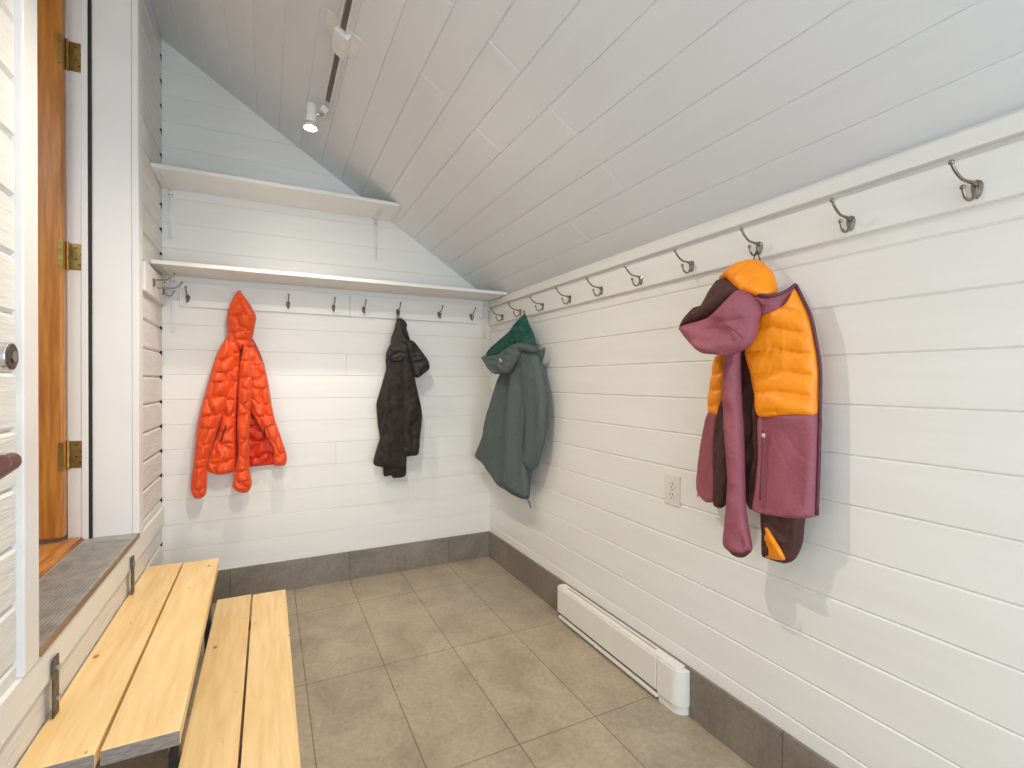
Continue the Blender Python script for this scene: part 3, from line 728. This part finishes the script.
puff('hood_lining', 'B', [(397,319,.07),(402.5,319,.07),(403,330,.08),(407,338,.09),(409,343,.10),(400,344,.10),(391,347.5,.09),(391.2,338,.085),(394.5,329,.075)], .022, .03, M['jk_black_lining'], J, detail=folds(.008, 30, 9, 4))
puff('hood', 'B', [(399,319,.07),(403.5,319.5,.07),(407,324,.075),(406.8,329,.075),(410,340,.09),(405,338,.085),(401,330,.08)], .030, .03, jb2, J, detail=folds(.006, 30, 9, 6), Tb=.02)
puff('hood_brim', 'B', [(404,342,.12),(409.5,340,.12),(414,342,.12),(421,351,.125),(428,361,.13),(429,368.6,.13),(423,374,.13),(417.7,377.7,.13),(413.6,375.5,.125),(411,364,.12),(407,352,.12)], .036, .04, jb2, J, detail=folds(.016, 12, 9, 8), Tb=.02, edge_t=.3)
cordpiece('hang_loop', [(397.2,320,.075),(397.0,312.6,.048),(398.4,312.8,.044),(398.6,320,.07)], .002, M['cord'], J, 'B')
puff('sleeve_patch', 'B', [(405,447.5,.124),(408.5,447.5,.125),(408.5,451,.125),(405,451,.124)], .003, .006, M['jk_black_lining'], J)
cordpiece('pocket_seam', [(386.5,407,.104),(384,420,.106),(381,434,.104)], .003, M['jk_black_lining'], J, 'B') 

# --- grey-green jacket, right wall near corner
J = empty('rain_jacket', (W-0.07, 2.55, 0.5), 'long slate grey-green jacket with teal-lined hood in the back right corner', 'jacket')
jg = M['jk_grey']
puff('body', 'R', [(505,371,.09),(513,364,.09),(522,350,.08),(533,350,.06),(536,370,.05),(537,400,.05),(534,440,.05),(531,469,.06),(529,486,.07),(527.3,499,.08),(515,495,.10),(508.7,490.5,.11),(501.5,486,.12),(493,474.5,.13),(484,463,.14),(477.3,456,.15),(482,443,.145),(487,428.7,.14),(492,410,.12),(497,390.7,.11)], .035, .05, jg, J, detail=folds(.020, 8, 1.6, 31, amp2=.005), Tb=.02, edge_t=.3)
puff('front_panel', 'R', [(514,366,.12),(521,352,.115),(529,352,.10),(527,380,.10),(526,420,.10),(524,450,.10),(527,480,.10),(526.5,497,.10),(513,491,.13),(505,480,.14),(507,450,.14),(508,415,.14),(511,385,.13)], .025, .035, jg, J, detail=folds(.016, 10, 1.6, 37, amp2=.004), Tb=.02, edge_t=.3)
puff('sleeve', 'R', [(523,352,.11),(530,348,.10),(536,352,.09),(540,366,.085),(544.5,388,.085),(545.5,410,.085),(544.5,425,.085),(543,440,.085),(539,456,.085),(536,466,.085),(531.6,470,.09),(523.5,461.6,.10),(526,447,.10),(526.6,430,.10),(525,400,.10),(524,375,.11)], .028, .04, jg, J, detail=folds(.014, 10, 4, 41, amp2=.004), Tb=.03)
puff('hood_lining', 'R', [(524,314.5,.08),(527,321.7,.08),(532,333,.085),(534.5,346,.09),(530,348,.11),(519.5,348,.12),(510,352,.14),(500,359,.16),(485,358,.18),(489,350,.175),(494.7,344,.165),(507.8,333,.13),(517,321.7,.10)], .015, .025, M['jk_green'], J, detail=folds(.010, 20, 14, 44), Tb=.02)
puff('hood', 'R', [(483.7,357,.19),(492,356,.185),(500,354.5,.18),(510,348,.165),(519.5,343,.14),(530,344.5,.12),(536,348,.11),(534,353,.11),(523,351,.13),(520,356,.14),(514,366,.155),(509,373,.165),(503,373,.175),(496.7,374,.185),(491,368.5,.19)], .034, .035, jg, J, detail=folds(.012, 14, 9, 47), Tb=.02, edge_t=.3)
puff('collar', 'R', [(533,348,.09),(538,350,.08),(545,347.5,.06),(543,358,.055),(539.5,367,.055),(536,361,.07)], .018, .025, jg, J, detail=folds(.006, 20, 12, 48))
puff('logo_mark', 'R', [(499,358.5,.219),(501,359,.217),(502,362,.216),(500.5,362,.217)], .002, .004, M['tag'], J)
cordpiece('hang_loop', [(523.6,316,.085),(523.3,311.5,.052),(524.6,311.5,.048),(525.2,316,.08)], .0025, M['cord'], J, 'R')
cordpiece('front_zip', [(526,480,.10),(527.5,498,.095),(529,502,.095),(530.8,508,.095)], .003, M['zip'], J, 'R')

# --- amber / mauve / brown jacket, right wall
J = empty('ski_jacket', (W-0.08, 1.02, 0.75), 'amber, mauve and dark brown color-block hooded jacket hanging on the right wall', 'jacket')
jy, jp, jbr, jpd = M['jk_yellow'], M['jk_purple'], M['jk_brown'], M['jk_purple_dark']
yq = bands(.012, .052, .014, 51, tilt=0.12)
# left front side (behind the left sleeve)
puff('left_yoke', 'R', [(716,357,.07),(726,355,.07),(728,380,.07),(724,416,.07),(710,412,.07),(710,395,.07),(713,376,.07)], .026, .03, jy, J, detail=yq, Tb=.02)
puff('left_panel', 'R', [(710,412,.075),(719,414,.075),(716,440,.075),(716,480,.08),(717,500,.08),(708,502,.08),(700,494,.075),(698,480,.07),(702,447,.07),(706,425,.07)], .020, .025, jp, J, detail=folds(.012, 14, 3, 52), Tb=.02, edge_t=.4)
puff('left_side', 'R', [(719,408,.08),(727,396,.08),(731,430,.085),(732,470,.085),(728,500,.085),(722,508,.085),(714.5,505,.085),(714,470,.08),(715,435,.08)], .018, .022, jbr, J, detail=folds(.010, 22, 4, 53), Tb=.02)
# inner brown side between sleeve and right front
puff('inner_side', 'R', [(739,352,.07),(756,350,.07),(762,380,.07),(764,420,.07),(764,470,.07),(760,508,.07),(752,510,.07),(747,500,.07),(745,460,.07),(742,410,.07)], .022, .03, jbr, J, detail=folds(.014, 22, 3, 55), Tb=.03)
puff('right_sleeve', 'R', [(765,506,.065),(802,506,.065),(803,528,.065),(801,545,.065),(795,558,.065),(787,563,.065),(772,559,.065),(765,555,.065),(764,535,.065)], .030, .04, jbr, J, detail=folds(.012, 18, 7, 56), Tb=.02, edge_t=.3)
puff('sleeve_patch', 'R', [(765.5,527,.088),(773,536,.099),(782,551,.103),(785,560,.096),(772,559,.092),(764.5,555,.080)], .009, .012, jy, J, detail=bands(.003, .03, .01, 57))
# right front
puff('right_yoke', 'R', [(796,287,.07),(803,301,.065),(810,317,.06),(815.5,340,.055),(819,362,.05),(820,375,.05),(818.5,395,.055),(817,414,.06),(790,415,.085),(761,416,.09),(757,392,.09),(752.5,370,.09),(748,354,.09),(750,345,.09),(757,331,.09),(764,314,.09),(773,311,.09),(786,306,.085),(793,297,.075)], .028, .03, jy, J, detail=bands(.013, .060, .022, 58, tilt=-0.10), Tb=.02, edge_t=.45)
puff('right_panel', 'R', [(761,415,.088),(790,414,.085),(818,413,.055),(819,440,.055),(818.5,470,.055),(817,500,.06),(816,516,.062),(800,518,.08),(778,516,.09),(755,510,.09),(757,490,.09),(760,455,.09)], .020, .022, jp, J, detail=folds(.015, 8, 1.6, 59, amp2=.004), Tb=.02, edge_t=.5)
cordpiece('front_zip', [(796,285,.078),(803,299,.072),(811,317,.067),(816,340,.062),(820,365,.058),(820.5,390,.058),(819.5,440,.060),(818.5,480,.062),(817,515,.066)], .0045, jpd, J, 'R')
# collar: mauve inside strip with plum edge
puff('collar', 'R', [(743,290,.12),(757,294,.12),(771,296,.115),(786,291,.09),(795,285,.075),(799,291,.07),(794,299,.075),(786,308,.09),(773,313,.105),(763,316,.11),(757,306,.12),(748,297,.12)], .016, .022, jp, J, detail=folds(.010, 22, 16, 60), Tb=.03)
cordpiece('collar_binding', [(743,290,.135),(757,294,.134),(771,296,.128),(786,291,.102),(796,284,.084)], .0045, jpd, J, 'R')
cordpiece('hood_seam', [(727,326,.229),(735,331,.222),(744,339,.208)], .0014, jpd, J, 'R')
# left sleeve (mauve)
puff('left_sleeve', 'R', [(727,352,.12),(738,348,.12),(739,375,.12),(740,400,.12),(742,440,.12),(743,480,.12),(744,510,.12),(747,530,.12),(750,548,.12),(748,555,.12),(736,554.5,.12),(727,548,.12),(724,540,.12),(727,515,.12),(728.5,480,.12),(726.5,440,.12),(724,400,.12),(725,374,.12)], .024, .028, jp, J, detail=folds(.014, 14, 5, 61), Tb=.03)
cordpiece('cuff_binding', [(726,546,.128),(734,554.5,.138),(743,556,.14),(750,551,.13)], .004, jbr, J, 'R')
# hood
puff('hood_crown', 'R', [(720,279,.12),(728,270,.12),(738,262.5,.115),(748,259.5,.105),(759,260,.095),(768,267,.09),(773.5,277,.09),(776,291.5,.10),(768,296,.115),(757,297,.125),(744,294,.13),(736,288,.13),(729,280,.125)], .042, .06, jy, J, detail=bands(.011, .085, .01, 62, tilt=1.3), Tb=.04)
puff('hood_side', 'R', [(720,279,.14),(728,279,.14),(736,283,.14),(742,290,.145),(735,298,.155),(727,305,.165),(717,314,.17),(706,319,.18),(691,325,.19),(683,330,.195),(681.5,327,.195),(686,318,.19),(696,307,.18),(704,304,.17),(712,290,.155)], .032, .035, jbr, J, detail=bands(.007, .05, .01, 63, tilt=0.9), Tb=.03)
puff('hood_brim', 'R', [(741,290,.16),(751,295,.15),(757,302,.145),(760,312,.145),(757,322,.15),(756,333,.155),(752,342,.16),(746,348,.165),(736,353,.17),(727,356,.18),(716,354.5,.19),(704,353,.20),(695,345,.205),(688,337,.205),(682,328,.205),(690,324,.205),(700,321.5,.20),(710,318,.195),(718,312,.19),(729,301,.18)], .034, .032, jp, J, detail=folds(.026, 9, 9, 64, amp2=.012), Tb=.02, edge_t=.3)
cordpiece('hang_loop', [(753,262,.10),(755.7,252.5,.058),(757.5,252.5,.054),(760.5,262,.09)], .0016, M['cord'], J, 'R')
puff('pocket_tag', 'R', [(761.5,433.5,.116),(765,433.5,.117),(765,437.5,.117),(761.5,437.5,.116)], .003, .006, M['tag'], J)
cordpiece('pocket_seam', [(762.5,430,.113),(761.5,460,.113),(760,500,.112)], .002, jpd, J, 'R')
cordpiece('zip_pull', [(699.5,489,.075),(698.5,492,.07),(697.5,497,.07)], .003, jy, J, 'R')
